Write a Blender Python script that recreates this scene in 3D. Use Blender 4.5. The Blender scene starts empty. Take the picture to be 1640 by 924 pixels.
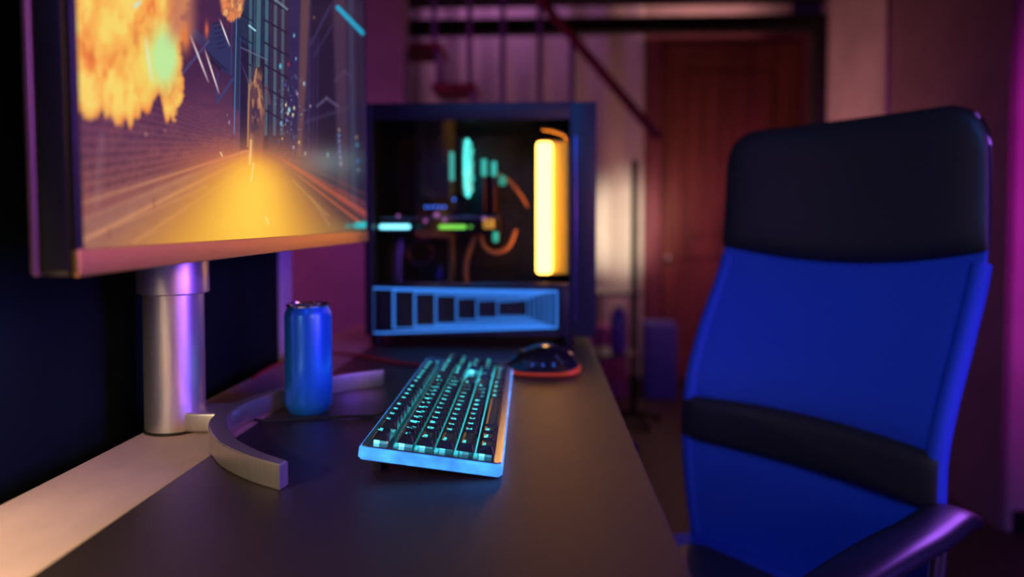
import bpy, bmesh, math, random
import numpy as np
from mathutils import Vector, Matrix
random.seed(7)
PI = math.pi
S = bpy.context.scene
COL = S.collection

# ------------------------------------------------------------------ camera, world, lights, exposure
cam_d = bpy.data.cameras.new('camera'); cam = bpy.data.objects.new('camera', cam_d); COL.objects.link(cam)
cam.location = (0, 0, .982)
cam.rotation_euler = (math.radians(88.0), 0, math.radians(2.513))
cam_d.sensor_width = 36; cam_d.lens = 1093 / 1640 * 36
cam_d.shift_y = -56 / 1640
cam_d.clip_start = .02
cam_d.dof.use_dof = True; cam_d.dof.focus_distance = .68; cam_d.dof.aperture_fstop = 1.9
S.camera = cam
S.view_settings.view_transform = 'Standard'; S.view_settings.look = 'None'
S.view_settings.exposure = 0; S.view_settings.gamma = 1; S.view_settings.use_curve_mapping = False
w = bpy.data.worlds.new('world'); S.world = w; w.use_nodes = True
w.node_tree.nodes['Background'].inputs[0].default_value = (.30, .10, .55, 1)
w.node_tree.nodes['Background'].inputs[1].default_value = .012

def area(name, loc, target, size, color, power, size_y=None, spread=180):
    d = bpy.data.lights.new(name, 'AREA'); d.energy = power; d.color = color; d.size = size
    if size_y: d.shape = 'RECTANGLE'; d.size_y = size_y
    d.spread = math.radians(spread)
    o = bpy.data.objects.new(name, d); COL.objects.link(o); o.location = loc
    o.rotation_euler = (Vector(target) - Vector(loc)).to_track_quat('-Z', 'Y').to_euler()
    return o
def spot(name, loc, target, color, power, angle, blend=.6, r=.05):
    d = bpy.data.lights.new(name, 'SPOT'); d.energy = power; d.color = color
    d.spot_size = math.radians(angle); d.spot_blend = blend; d.shadow_soft_size = r
    o = bpy.data.objects.new(name, d); COL.objects.link(o); o.location = loc
    o.rotation_euler = (Vector(target) - Vector(loc)).to_track_quat('-Z', 'Y').to_euler()
    return o
def point(name, loc, color, power, r=.08):
    d = bpy.data.lights.new(name, 'POINT'); d.energy = power; d.color = color; d.shadow_soft_size = r
    o = bpy.data.objects.new(name, d); COL.objects.link(o); o.location = loc
    return o
area('violet_wall_light', (1.45, -.02, 1.15), (-.38, .80, .86), .46, (.20, .07, 1.0), 8.6, .7, 75)
area('violet_rim_light', (1.42, 1.78, 1.45), (.55, .90, .65), .35, (.40, .11, 1.0), 3.2, .35, 100)
area('blue_ceiling_light', (-.1, -.5, 1.9), (.55, 1.15, .8), .6, (.04, .26, 1.0), 1.9, .6, 60)
area('amber_room_light', (.78, -.45, 1.25), (-.30, .70, .92), .35, (1.0, .40, .10), 1.9, .35, 110)
area('warm_desk_lamp_light', (-.488, .24, .96), (-.482, .30, .75), .05, (1.0, .82, .46), 2.3, .05, 140)
spot('magenta_right_light', (1.42, .95, 1.35), (1.95, 2.26, .95), (1.0, .01, .80), 46, 75, .8, .15)
point('magenta_back_light', (-.95, 2.0, 1.0), (1.0, .13, .62), 5.0, .2)
point('violet_hall_light', (-.30, 4.0, 2.5), (.90, .30, .95), 3.0, .1)
spot('warm_hall_light', (.25, 3.75, .95), (.50, 4.5, 1.0), (1.0, .80, .55), 25, 58, .8, .08)
spot('copper_wall_light', (.60, 3.40, 1.05), (1.5, 3.40, 1.35), (1.0, .38, .34), 13, 110, .8, .05)
area('copper_fill_light', (1.0, 4.22, 2.20), (1.0, 4.5, 2.48), .75, (1.0, .45, .38), .8, .05, 100)  # added uplight without a visible fitting, brightens the wall above the door
point('red_door_light', (.85, 3.80, 1.15), (1.0, .40, .36), 5.6, .12)

# ------------------------------------------------------------------ materials
def lin(c):
    return tuple(((v / 255) / 12.92 if v / 255 <= .04045 else ((v / 255 + .055) / 1.055) ** 2.4) for v in c)
def mat(name, col, rough=.5, metal=0., emit=None, es=0., noise=0., nscale=20, bump=0., bscale=200, spec=.5, stretch=None, col2=None, **kw):
    m = bpy.data.materials.new(name); m.use_nodes = True
    nt = m.node_tree; p = nt.nodes['Principled BSDF']
    p.inputs['Base Color'].default_value = (*col, 1)
    p.inputs['Roughness'].default_value = rough; p.inputs['Metallic'].default_value = metal
    p.inputs['Specular IOR Level'].default_value = spec
    for k, v in kw.items(): p.inputs[k.replace('_', ' ')].default_value = v
    if emit:
        p.inputs['Emission Color'].default_value = (*emit, 1); p.inputs['Emission Strength'].default_value = es
    if noise or bump:
        tc = nt.nodes.new('ShaderNodeTexCoord'); mp = nt.nodes.new('ShaderNodeMapping')
        if stretch: mp.inputs['Scale'].default_value = stretch
        nt.links.new(tc.outputs['Object'], mp.inputs['Vector'])
    if noise:
        n = nt.nodes.new('ShaderNodeTexNoise'); n.inputs['Scale'].default_value = nscale; n.inputs['Detail'].default_value = 6
        r = nt.nodes.new('ShaderNodeValToRGB')
        c2 = col2 or tuple(v * (1 - noise) for v in col)
        r.color_ramp.elements[0].position = .35; r.color_ramp.elements[1].position = .65
        r.color_ramp.elements[0].color = (*c2, 1); r.color_ramp.elements[1].color = (*col, 1)
        nt.links.new(mp.outputs[0], n.inputs['Vector']); nt.links.new(n.outputs['Fac'], r.inputs[0]); nt.links.new(r.outputs[0], p.inputs['Base Color'])
    if bump:
        n = nt.nodes.new('ShaderNodeTexNoise'); n.inputs['Scale'].default_value = bscale; n.inputs['Detail'].default_value = 3
        b = nt.nodes.new('ShaderNodeBump'); b.inputs['Strength'].default_value = bump; b.inputs['Distance'].default_value = .001
        nt.links.new(mp.outputs[0], n.inputs['Vector']); nt.links.new(n.outputs['Fac'], b.inputs['Height']); nt.links.new(b.outputs[0], p.inputs['Normal'])
    return m
def glow(name, col, s):
    return mat(name, (.02, .02, .02), .4, emit=col, es=s)

M = {}
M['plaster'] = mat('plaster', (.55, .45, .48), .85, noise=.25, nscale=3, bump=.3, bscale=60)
M['shade_plaster'] = mat('plaster_shade_tone', (.24, .13, .20), .85, noise=.25, nscale=3, bump=.3, bscale=60)  # darker copy of the plaster; weaker light on this wall put into colour
M['white_curtain'] = mat('cream_curtain', (.75, .70, .66), .9, noise=.1, nscale=8)
M['black_steel'] = mat('black_steel', (.010, .010, .014), .6, bump=.1)
M['navy_fabric'] = mat('navy_partition_fabric', (.004, .015, .011), .95, noise=.6, nscale=6, stretch=(1, 1, .35), spec=.15)
M['floor'] = mat('dark_floor_boards', (.065, .035, .035), .55, noise=.5, nscale=4, stretch=(8, 1, 1), bump=.3)
M['door'] = mat('red_brown_door_wood', (.30, .085, .06), .55, noise=.45, nscale=3, stretch=(6, 6, .6), bump=.2)
M['rail'] = mat('dark_red_wood', (.42, .06, .14), .5, noise=.3)
M['blue_steel'] = mat('painted_baluster_steel', (.34, .16, .80), .45)
M['desk'] = mat('pinkish_desk_laminate', (.58, .38, .31), .62, noise=.22, nscale=14, bump=.25, bscale=350, stretch=(1, .5, 1))
M['desk_edge'] = mat('desk_edge_band', (.05, .03, .04), .35)
M['mat'] = mat('black_desk_mat', (.026, .017, .016), .42, noise=.35, nscale=300, bump=.5, bscale=900, spec=.72, Specular_Tint=(1., .78, .62, 1))
M['alu'] = mat('brushed_aluminium', (.72, .64, .63), .37, .92, noise=.12, nscale=80, stretch=(8, 8, .3), bump=.06, bscale=500)
M['alu_chin'] = mat('satin_bronze_grey_bezel', (.98, .60, .13), .48, .97, bump=.4, bscale=900)
M['black_plastic'] = mat('black_plastic', (.012, .012, .014), .42, bump=.15, bscale=700)
M['gloss_black'] = mat('gloss_black_plastic', (.01, .01, .012), .12)
M['purple_edge'] = mat('monitor_back_rim', (.26, .13, .16), .4, .4)
M['can_blue'] = mat('blue_can_lacquer', (.012, .20, .62), .30, .35, noise=.08, nscale=30)
M['can_top'] = mat('can_lid_aluminium', (.75, .72, .72), .25, 1., bump=.05)
M['red_cable'] = mat('red_braided_cable', (.42, .03, .02), .6, bump=.5, bscale=1500)
M['black_cable'] = mat('black_rubber_cable', (.01, .01, .01), .5, bump=.1)

# ------------------------------------------------------------------ mesh builder
class MB:
    def __init__(s): s.v = []; s.f = []; s.m = []; s.mi = 0
    def add(s, vs, fs):
        o = len(s.v); s.v += [tuple(v) for v in vs]; s.f += [tuple(i + o for i in f) for f in fs]; s.m += [s.mi] * len(fs); return s
    def mat(s, i): s.mi = i; return s
    def box(s, x0, x1, y0, y1, z0, z1, b=0.):
        if b <= 0:
            return s.add([(x0,y0,z0),(x1,y0,z0),(x1,y1,z0),(x0,y1,z0),(x0,y0,z1),(x1,y0,z1),(x1,y1,z1),(x0,y1,z1)],
                         [(0,3,2,1),(4,5,6,7),(0,1,5,4),(1,2,6,5),(2,3,7,6),(3,0,4,7)])
        bm = bmesh.new(); bmesh.ops.create_cube(bm, size=1)
        for v in bm.verts: v.co = Vector(((x0+x1)/2+v.co.x*(x1-x0), (y0+y1)/2+v.co.y*(y1-y0), (z0+z1)/2+v.co.z*(z1-z0)))
        bmesh.ops.bevel(bm, geom=bm.edges[:], offset=min(b, .49*min(x1-x0,y1-y0,z1-z0)), segments=3, affect='EDGES', profile=.5)
        return s.bm(bm)
    def bm(s, bm, free=True):
        bm.verts.index_update(); s.add([v.co[:] for v in bm.verts], [[v.index for v in f.verts] for f in bm.faces])
        if free: bm.free()
        return s
    def rings(s, rings, caps=True, closed=True):
        n = len(rings[0]); vs = [p for r in rings for p in r]; fs = []
        for i in range(len(rings)-1):
            for j in range(n if closed else n-1):
                k = (j+1) % n; fs.append((i*n+j, i*n+k, (i+1)*n+k, (i+1)*n+j))
        if caps: fs.append(tuple(range(n))[::-1]); fs.append(tuple((len(rings)-1)*n+j for j in range(n)))
        return s.add(vs, fs)
    def lathe(s, prof, c=(0,0,0), n=48, caps=True):
        return s.rings([[(c[0]+r*math.cos(2*PI*j/n), c[1]+r*math.sin(2*PI*j/n), c[2]+z) for j in range(n)] for r, z in prof], caps)
    def tube(s, pts, r, n=10, caps=True):
        pts = [Vector(p) for p in pts]; rs = r if isinstance(r, (list, tuple)) else [r]*len(pts)
        R = []; prev = None
        for i, p in enumerate(pts):
            t = (pts[min(i+1, len(pts)-1)] - pts[max(i-1, 0)]).normalized()
            if prev is None: a = Vector((0,0,1)) if abs(t.z) < .9 else Vector((1,0,0))
            else: a = prev
            u = t.cross(a); 
            if u.length < 1e-6: u = t.cross(Vector((0,1,0)))
            u.normalize(); a = u.cross(t).normalized(); prev = a
            R.append([p + rs[i]*(math.cos(2*PI*j/n)*u + math.sin(2*PI*j/n)*a) for j in range(n)])
        return s.rings(R, caps)
    def prism(s, pts, z0, z1, b=0.):
        n = len(pts)
        vs = [(x,y,z0) for x,y in pts] + [(x,y,z1) for x,y in pts]
        fs = [tuple(range(n))[::-1], tuple(range(n,2*n))] + [(j,(j+1)%n,n+(j+1)%n,n+j) for j in range(n)]
        if b <= 0: return s.add(vs, fs)
        bm = bmesh.new(); bv = [bm.verts.new(v) for v in vs]; [bm.faces.new([bv[i] for i in f]) for f in fs]
        bm.normal_update()
        es = [e for e in bm.edges if abs(e.verts[0].co.z-e.verts[1].co.z) < 1e-7]
        bmesh.ops.bevel(bm, geom=es, offset=b, segments=2, affect='EDGES')
        return s.bm(bm)
    def xform(s, mtx, start=0):
        s.v[start:] = [tuple(mtx @ Vector(v)) for v in s.v[start:]]; return s
    def build(s, name, mats, parent=None, smooth=True, world=True, angle=35):
        me = bpy.data.meshes.new(name)
        vs = s.v
        if parent is not None and world:
            root = parent; T = Matrix.Identity(4)
            while root is not None: T = root.matrix_basis @ T; root = root.parent
            inv = T.inverted(); vs = [tuple(inv @ Vector(v)) for v in vs]
        me.from_pydata(vs, [], s.f)
        bm = bmesh.new(); bm.from_mesh(me); bmesh.ops.recalc_face_normals(bm, faces=bm.faces[:]); bm.to_mesh(me); bm.free()
        for m in (mats if isinstance(mats, (list, tuple)) else [mats]): me.materials.append(m)
        me.polygons.foreach_set('material_index', s.m)
        if smooth:
            me.polygons.foreach_set('use_smooth', [True]*len(me.polygons)); me.set_sharp_from_angle(angle=math.radians(angle))
        o = bpy.data.objects.new(name, me); COL.objects.link(o)
        if parent is not None: o.parent = parent
        return o
def curve_pts(ctrl, n=12):
    """Catmull-Rom through the control points"""
    P = [Vector(p) for p in ctrl]; P = [2*P[0]-P[1]] + P + [2*P[-1]-P[-2]]; out = []
    for i in range(1, len(P)-2):
        for k in range(n):
            t = k/n
            out.append(.5*((2*P[i]) + (-P[i-1]+P[i+1])*t + (2*P[i-1]-5*P[i]+4*P[i+1]-P[i+2])*t*t + (-P[i-1]+3*P[i]-3*P[i+1]+P[i+2])*t**3))
    out.append(P[-2]); return out
def thing(name, label, cat, loc=(0,0,0), rot=(0,0,0), group=None):
    o = bpy.data.objects.new(name, None); COL.objects.link(o); o.location = loc; o.rotation_euler = rot
    o.empty_display_size = .05; o.matrix_basis = Matrix.LocRotScale(Vector(loc), __import__('mathutils').Euler(rot), None)
    o['label'] = label; o['category'] = cat
    if group: o['group'] = group
    return o
def tag(o, label, cat, group=None):
    o['label'] = label; o['category'] = cat
    if group: o['group'] = group
    return o
def struct(o, label=None, cat=None):
    o['kind'] = 'structure'
    if label: o['label'] = label
    if cat: o['category'] = cat
    return o
def sub(o, label): o['label'] = label; return o

# ------------------------------------------------------------------ the room
struct(MB().box(-2.6, 2.6, -1.6, 4.62, -.06, 0).build('floor', M['floor'], smooth=False), 'dark brown boarded floor of the room', 'floor')
struct(MB().box(-2.6, 2.6, -1.6, 4.62, 2.75, 2.83).build('ceiling', M['plaster'], smooth=False), 'high plaster ceiling of the room', 'ceiling')
struct(MB().box(-.575, -.515, -1.2, 1.31, 0, 2.75).build('wall_left', M['navy_fabric'], smooth=False), 'dark navy fabric wall behind the desk and monitor', 'wall')
struct(MB().box(-.575, -.508, 1.31, 1.365, 0, 2.75, .002).build('trim_1', M['plaster'], smooth=False), 'narrow plaster post closing the end of the navy wall', 'trim')
struct(MB().box(-2.6, -.565, 2.80, 2.90, 0, 2.75).build('wall_back', M['plaster'], smooth=False), 'magenta lit plaster wall left of the staircase', 'wall')
struct(MB().box(1.50, 1.62, 2.27, 3.05, 0, 2.75).build('wall_right', M['shade_plaster'], smooth=False), 'plaster wall on the right behind the chair, shade put into its colour', 'wall')
struct(MB().box(1.485, 1.62, 3.05, 3.74, 0, 2.75, .004).build('wall_right_pilaster', M['plaster'], smooth=False), 'copper lit plaster pilaster beside the opening to the hall', 'wall')
struct(MB().box(1.515, 2.6, 2.26, 2.40, 0, 2.75).build('wall_right_front', M['plaster'], smooth=False), 'magenta lit wall face right of the chair', 'wall')
struct(MB().box(-2.6, 1.6, 4.5, 4.62, 0, 2.75).build('wall_hall', M['plaster'], smooth=False), 'far wall of the hall behind the stairs and the door', 'wall')
struct(MB().box(-.9, 1.50, 2.0, 3.74, 2.185, 2.30).build('ceiling_loft', M['black_steel'], smooth=False), 'low black underside of the loft', 'ceiling')
struct(MB().box(-.95, 1.485, 3.66, 3.74, 2.03, 2.105).box(1.42, 1.485, 3.66, 3.74, 0, 2.03).build('trim_2', M['black_steel'], smooth=False), 'black steel frame of the opening to the hall', 'trim')
struct(MB().box(1.53, 2.6, 2.245, 2.26, 0, .07).build('baseboard_right', M['black_steel'], smooth=False), 'low baseboard under the magenta wall', 'baseboard')
# vertical folds of the wall cladding seen between the balusters
cl = MB()
n = 150; ring0 = []; ring1 = []
for i in range(n+1):
    x = -.95 + i*(1.60/n); d = 4.45 + .026*math.sin(x*2*PI/.235) + .004*math.sin(x*97)
    ring0.append((x, d, .03)); ring1.append((x, d, 2.6))
vs = ring0 + ring1 + [(x, y+.006, z) for x, y, z in ring0] + [(x, y+.006, z) for x, y, z in ring1]
N = n+1; fs = []
for i in range(n):
    fs += [(i, i+1, N+i+1, N+i), (2*N+i+1, 2*N+i, 3*N+i, 3*N+i+1), (i+1, i, 2*N+i, 2*N+i+1), (N+i, N+i+1, 3*N+i+1, 3*N+i)]
fs += [(0, N, 3*N, 2*N), (n, 2*N+n, 3*N+n, N+n)]
tag(cl.add(vs, fs).build('curtain', M['white_curtain']), 'pale full-height curtain in soft folds behind the stair balusters', 'curtain')

# wooden door with casing
door = MB()
DX0, DX1 = .775, 1.64
door.box(DX0, DX1, 4.455, 4.497, .01, 2.17)
door1 = struct(door.build('door_1', M['door'], smooth=False), 'reddish brown panelled wooden door at the far end', 'door')
pf = MB()
for (x0, x1, z0, z1) in ((DX0+.0, DX0+.12, .01, 2.17), (DX1-.12, DX1, .01, 2.17), (DX0+.12, DX1-.12, 2.04, 2.17), (DX0+.12, DX1-.12, .80, .90), (DX0+.12, DX1-.12, .01, .20)):
    pf.box(x0, x1, 4.435, 4.455, z0, z1, .004)
pf.build('door_frame_rails', M['door'], door1, smooth=False)
pp = MB()
for (x0, x1, z0, z1) in ((DX0+.17, DX1-.17, .95, 1.99), (DX0+.17, DX1-.17, .25, .75)): pp.box(x0, x1, 4.442, 4.455, z0, z1, .008)
pp.build('raised_panel', M['door'], door1, smooth=False)
h = MB(); h.tube([(DX0+.03, 4.44, .80), (DX0+.03, 4.40, .80)], .010); h.lathe([(.006, -.02), (.022, -.012), (.026, 0), (.022, .012), (.006, .02)], (DX0+.03, 4.395, .80), 20)
h.build('door_knob', M['alu'], door1)
cs = MB(); cs.box(DX0-.115, DX0-.012, 4.41, 4.5, 0, 2.27, .006); cs.box(DX1+.012, DX1+.1, 4.41, 4.5, 0, 2.27, .006); cs.box(DX0-.012, DX1+.012, 4.41, 4.5, 2.185, 2.27, .006)
struct(cs.build('trim_3', mat('door_casing_wood', (.26, .07, .10), .5, noise=.3, nscale=5, stretch=(4, 4, .5)), smooth=False), 'painted wooden casing around the far door', 'trim')

# staircase with balusters and handrail, climbing to the left behind the computer
st = thing('staircase', 'open wooden staircase with dark red handrail climbing left behind the computer', 'staircase', (0, 3.0, 0))
for k in range(5):
    x = -.60 + .15*k; z = 1.79 - .175*k
    MB().box(x-.03, x+.165, 2.95, 3.20, z-.03, z, .004).build('tread', M['rail'], st)
    if k: MB().box(x-.012, x+.002, 2.96, 3.20, z, z+.145, .002).build('riser', M['blue_steel'], st, smooth=False)
for k in range(5):
    px = (-.467, -.313, -.170, -.011, .127, .155)[k]
    zr = 1.95 - 1.17*(px - .0055)
    zt = 1.79 - .175*max(0, min(4, math.floor((px + .60)/.15)))
    MB().tube([(px, 2.965, zt), (px, 2.965, min(zr, 2.6))], .0115, 12).build('baluster', M['blue_steel'], st)
hr = MB(); hr.tube([(-.60, 2.965, 1.95+1.17*.6055), (.478, 2.965, 1.397), (.50, 2.965, 1.372)], .021, 12)
hr.build('handrail', M['rail'], st)
MB().box(.10, .15, 2.96, 3.19, 0, 1.06).build('support_post', M['black_steel'], st, smooth=False)

# black stand with a shelf between the desk and the door
rk = thing('shelf_stand', 'black metal stand with small shelves, past the right end of the desk', 'stand', (.465, 3.45, 0))
MB().tube([(.465, 3.45, .03), (.465, 3.45, 1.33)], .017, 12).build('pole', M['black_steel'], rk)
for a in (20, 110, 200, 290): MB().tube([(.465, 3.45, .06), (.465+.15*math.cos(math.radians(a)), 3.45+.15*math.sin(math.radians(a)), .016)], .012).build('foot', M['gloss_black'], rk)
SH = mat('violet_stand_shelf', (.12, .03, .16), .4)
MB().box(.265, .478, 3.30, 3.58, .662, .676, .003).build('shelf', SH, rk)
MB().box(.265, .478, 3.30, 3.58, .36, .372, .003).build('shelf', SH, rk)
MB().tube([(.278, 3.31, .0), (.278, 3.31, .665)], .008).build('leg', M['black_steel'], rk)
tag(MB().lathe([(.03, 0), (.042, .004), (.042, .18), (.03, .20), (.022, .205), (.022, .23)], (.385, 3.42, .3722), 24).build('jar', mat('violet_glass', (.40, .15, .85), .2)), 'violet jar on the lower shelf of the black stand', 'jar')
tag(MB().box(.26, .50, 3.95, 4.2, 0, .42, .01).build('storage_box', mat('purple_box', (.40, .10, .45), .6, noise=.2)), 'purple storage box on the floor behind the black stand', 'box')
tag(MB().box(.60, .78, 3.95, 4.15, .0, .44, .01).build('storage_box', mat('blue_box', (.10, .10, .55), .6, noise=.2)), 'blue box on the floor beside the far door', 'box')

# ------------------------------------------------------------------ desk
dk = thing('desk', 'long pinkish laminate desk with a black steel frame under the monitor and keyboard', 'desk', (-.18, .85, 0))
MB().box(-.4575, .098, .05, 1.66, .725, .7495, .0015).build('desk_top', M['desk'], dk, smooth=False)
MB().box(.098, .1005, .05, 1.66, .725, .7492).build('edge_band', M['desk_edge'], dk, smooth=False)
for x in (-.43, .05):
    for y in (.10, 1.60): MB().box(x, x+.04, y, y+.04, 0, .725, .002).build('leg', M['black_steel'], dk, smooth=False)
for y in (.105, 1.605): MB().box(-.39, .05, y, y+.03, .68, .725).build('crossbar', M['black_steel'], dk, smooth=False)
tag(MB().box(-.3395, .0985, .052, 1.655, .7495, .7510, .0006).build('desk_mat', M['mat'], smooth=False), 'large thin black desk mat covering the front of the desk', 'desk mat')
ZD = .7510

# ------------------------------------------------------------------ monitor
MX = -.29
mon = thing('monitor', 'large flat monitor showing a fiery night street game on a silver stand', 'monitor', (-.4287, .765, .7495))
TILT = Matrix.Translation((MX, .415, .9526)) @ Matrix.Rotation(math.radians(.80), 4, 'X')
# local frame of the panel: y along the width (0..0.712), z up (0..0.425), x thickness (0 = front face)
PW, PH = .713, .428
b = MB(); b.box(-.027, -.0045, .0, PW, 0, PH, .004); b.xform(TILT); b.build('housing', M['black_plastic'], mon)
b = MB(); b.box(-.0325, -.027, .0, PW, 0, PH, .0024); b.xform(TILT); sub(b.build('back_rim', M['purple_edge'], mon), 'pinkish rim behind the black housing')
b = MB()
b.box(-.0045, 0, 0, .0062, 0, PH, .0012); b.box(-.0045, 0, PW-.0062, PW, 0, PH, .0012); b.box(-.0045, 0, .0062, PW-.0062, PH-.0062, PH, .0012)
b.xform(TILT); b.build('bezel', M['black_plastic'], mon)
b = MB(); b.box(-.0045, .0004, .0, PW, 0, .0172, .0010); b.xform(TILT); sub(b.build('chin', M['alu_chin'], mon), 'satin metal lower bezel')

# camera constants used only to lay out the picture shown on the screen
CF = 1093.; yaw = math.radians(2.513); pit = math.radians(2.)
fwd = np.array([-math.sin(yaw)*math.cos(pit), math.cos(yaw)*math.cos(pit), -math.sin(pit)])
rgt = np.array([math.cos(yaw), math.sin(yaw), 0.]); upv = np.cross(rgt, fwd)
NU, NV = 760, 520
u = .0062 + (PW-.0124)*(1 - (1 - np.linspace(0, 1, NU))**1.0); vv = .0172 + (PH-.0172-.0062)*np.linspace(0, 1, NV)
U, V = np.meshgrid(u, vv)
T = np.array(TILT); P = np.stack([np.full_like(U, -.0012), U, V, np.ones_like(U)], -1) @ T.T
D = P[..., :3] - np.array([0, 0, .982]); zc = D @ fwd
X = 820 + CF*(D @ rgt)/zc; Y = 406 - CF*(D @ upv)/zc
rng = np.random.default_rng(5)
def vnoise(x, y, seed):
    r = np.random.default_rng(seed); g = r.random((64, 64))
    xi = np.floor(x).astype(int); yi = np.floor(y).astype(int); fx = x-xi; fy = y-yi
    fx = fx*fx*(3-2*fx); fy = fy*fy*(3-2*fy)
    a = g[yi % 64, xi % 64]; b_ = g[yi % 64, (xi+1) % 64]; c = g[(yi+1) % 64, xi % 64]; d = g[(yi+1) % 64, (xi+1) % 64]
    return (a*(1-fx)+b_*fx)*(1-fy)+(c*(1-fx)+d*fx)*fy
def fbm(x, y, seed, o=4):
    s = 0; a = .5; t = 0
    for i in range(o): s = s + a*vnoise(x*2**i, y*2**i, seed+i); t += a; a *= .5
    return s/t
def sstep(a, b_, x):
    t = np.clip((x-a)/(b_-a), 0, 1); return t*t*(3-2*t)
img = np.zeros(X.shape + (3,))
def mix(c, a):
    global img
    a = np.clip(a, 0, 1)[..., None]; img = img*(1-a) + np.array(c, float)*a
def line(x0, y0, x1, y1, w, c, a=1., soft=1.2):
    dx, dy = x1-x0, y1-y0; L = dx*dx+dy*dy
    t = np.clip(((X-x0)*dx+(Y-y0)*dy)/L, 0, 1); d = np.hypot(X-x0-t*dx, Y-y0-t*dy)
    mix(c, a*(1-sstep(w, w+soft, d)))
def poly(pts, c, a=1., soft=1.5):
    ins = np.full(X.shape, 1e9); n = len(pts)
    ar = sum(pts[i][0]*pts[(i+1) % n][1]-pts[(i+1) % n][0]*pts[i][1] for i in range(n)); sg = 1 if ar > 0 else -1
    for i in range(n):
        (x0, y0), (x1, y1) = pts[i], pts[(i+1) % n]; L = math.hypot(x1-x0, y1-y0)
        ins = np.minimum(ins, sg*((x1-x0)*(Y-y0)-(y1-y0)*(X-x0))/L)
    mix(c, a*sstep(-soft, soft, ins))
# ground colour: deep blue violet street
mix((36, 30, 62), np.ones_like(X))
mix((26, 24, 46), sstep(480, 560, X))
mix((70, 36, 66), (1-sstep(330, 420, X))*.9)
mix((120, 62, 84), fbm(X/40, Y/60, 8)*.22)
# brick wall on the left, running to the vanishing point of the street
vx, vy = 412., 232.
dxv = np.clip(vx - X, 4, None); row = (Y - vy)/dxv
warm = sstep(150, 330, Y)*(1-sstep(360, 430, X))
mix((148, 88, 76), warm*.9)
mix((118, 66, 88), sstep(100, 200, Y)*(1-sstep(210, 300, Y))*(1-sstep(380, 420, X))*.5)
r_ = row*15.; rl = np.abs(r_ - np.round(r_))
colk = np.log(dxv)*9.5; odd = (np.floor(r_+.5).astype(int) % 2)*.5
cl_ = np.abs((colk+odd) - np.round(colk+odd))
wide = np.clip(dxv/150, .35, 1)
mor = np.maximum((1-sstep(.05, .13, rl)), (1-sstep(.025, .08, cl_))*.5)*(1-sstep(388, 402, X))*(1-sstep(.34, .37, row))
mix((38, 20, 44), mor*.62*wide)
brk = vnoise(np.round(colk+odd)*7.3, np.floor(r_+.5)*3.1, 77); mix((176, 104, 84), np.clip(brk-.5, 0, 1)*.5*(1-sstep(380, 400, X))*sstep(140, 240, Y))
mix((150, 70, 80), (fbm(X/30, Y/12, 3)-.5)*.5*(1-sstep(380, 410, X)))
line(163, 215, 155, 330, 3, (150, 110, 120), .30, 5)
# pavement
pv = sstep(.40, .44, row)*(X < vx)
mix((146, 98, 84), pv*.6); mix((176, 128, 108), pv*fbm(X/14, Y/7, 91)*.5)
for (x0, y0, x1, y1, ww, a) in ((400, 240, 130, 326, .7, .60), (400, 250, 130, 386, .9, .60), (404, 262, 215, 388, .8, .40), (398, 246, 130, 352, .4, .22), (330, 300, 150, 378, .6, .35)):
    line(x0, y0, x1, y1, ww, (226, 158, 110), a, 3.5)
line(246, 318, 247, 334, .5, (110, 60, 50), .6, 2); line(175, 366, 176, 382, .5, (110, 60, 50), .6, 2)
# buildings on the right side of the street
poly([(374, -60), (436, -60), (436, 230), (374, 170)], (28, 52, 74), .70, 3)
mix((20, 40, 66), (fbm(X/4, Y/9, 15) > .52)*(X > 374)*(X < 436)*(Y < 90)*.5)
poly([(384, 66), (430, 96), (430, 240), (384, 240)], (32, 22, 46), .85, 2)
poly([(432, -60), (464, -60), (464, 225), (432, 225)], (56, 38, 60), .75, 2)
for x, ww, a in ((401, 1.6, .55), (414.5, 2.6, .62), (427, 1.9, .60), (441, 1.7, .55), (453, 1.5, .5), (408, .8, .3)):
    line(x+1, -60, x-1.5, 215 if x != 414.5 else 105, ww, (88, 134, 138), a, 1.6)
for k in range(7):
    yk = -50 + 36*k; line(384, yk, 404, yk+12, .7, (14, 28, 44), .8, .8); line(424, yk+10, 462, yk+32, 1.0, (34, 24, 44), .9, 1.0)
line(386, 76, 428, 96, .8, (104, 120, 150), .55); line(432, -8, 460, 15, 1.3, (116, 140, 152), .75)
for k in range(12): line(386+3*k, 100+7*k % 40, 398+2*k, 130+9*k % 60, .35, (78, 60, 96), .5, .8)
poly([(464, -60), (482, -60), (480, 230), (462, 232)], (44, 38, 80), .7, 3)
poly([(484, -60), (502, -60), (491, 120), (485, 250), (476, 250), (480, 60)], (104, 70, 68), .80, 3)
poly([(500, -60), (530, -60), (540, 240), (496, 240)], (26, 18, 36), .75, 3)
for x in (497, 503, 509): line(x, 60, x-2, 250, .7, (62, 48, 92), .45, 2)
poly([(532, -60), (552, -60), (560, 330), (542, 320)], (82, 56, 74), .6, 4)
poly([(556, -60), (565, -60), (572, 340), (562, 330)], (64, 70, 98), .6, 4)
line(498, 70, 530, 8, 1.0, (56, 54, 96), .6, 2.5); line(503, 90, 532, 40, .8, (56, 54, 96), .45, 2.5)
line(508, 170, 523, 157, 1.0, (100, 94, 126), .65, 2); line(523, 157, 541, 170, 1.0, (100, 94, 126), .65, 2)
line(486, 196, 560, 172, 1.2, (76, 60, 90), .4, 3); line(536, 130, 552, 114, 1.0, (80, 66, 96), .5, 2); line(552, 114, 562, 122, 1.0, (80, 66, 96), .5, 2)
line(541, 12, 581, 53, 2.4, (24, 162, 200), 1., 2.6)
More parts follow.
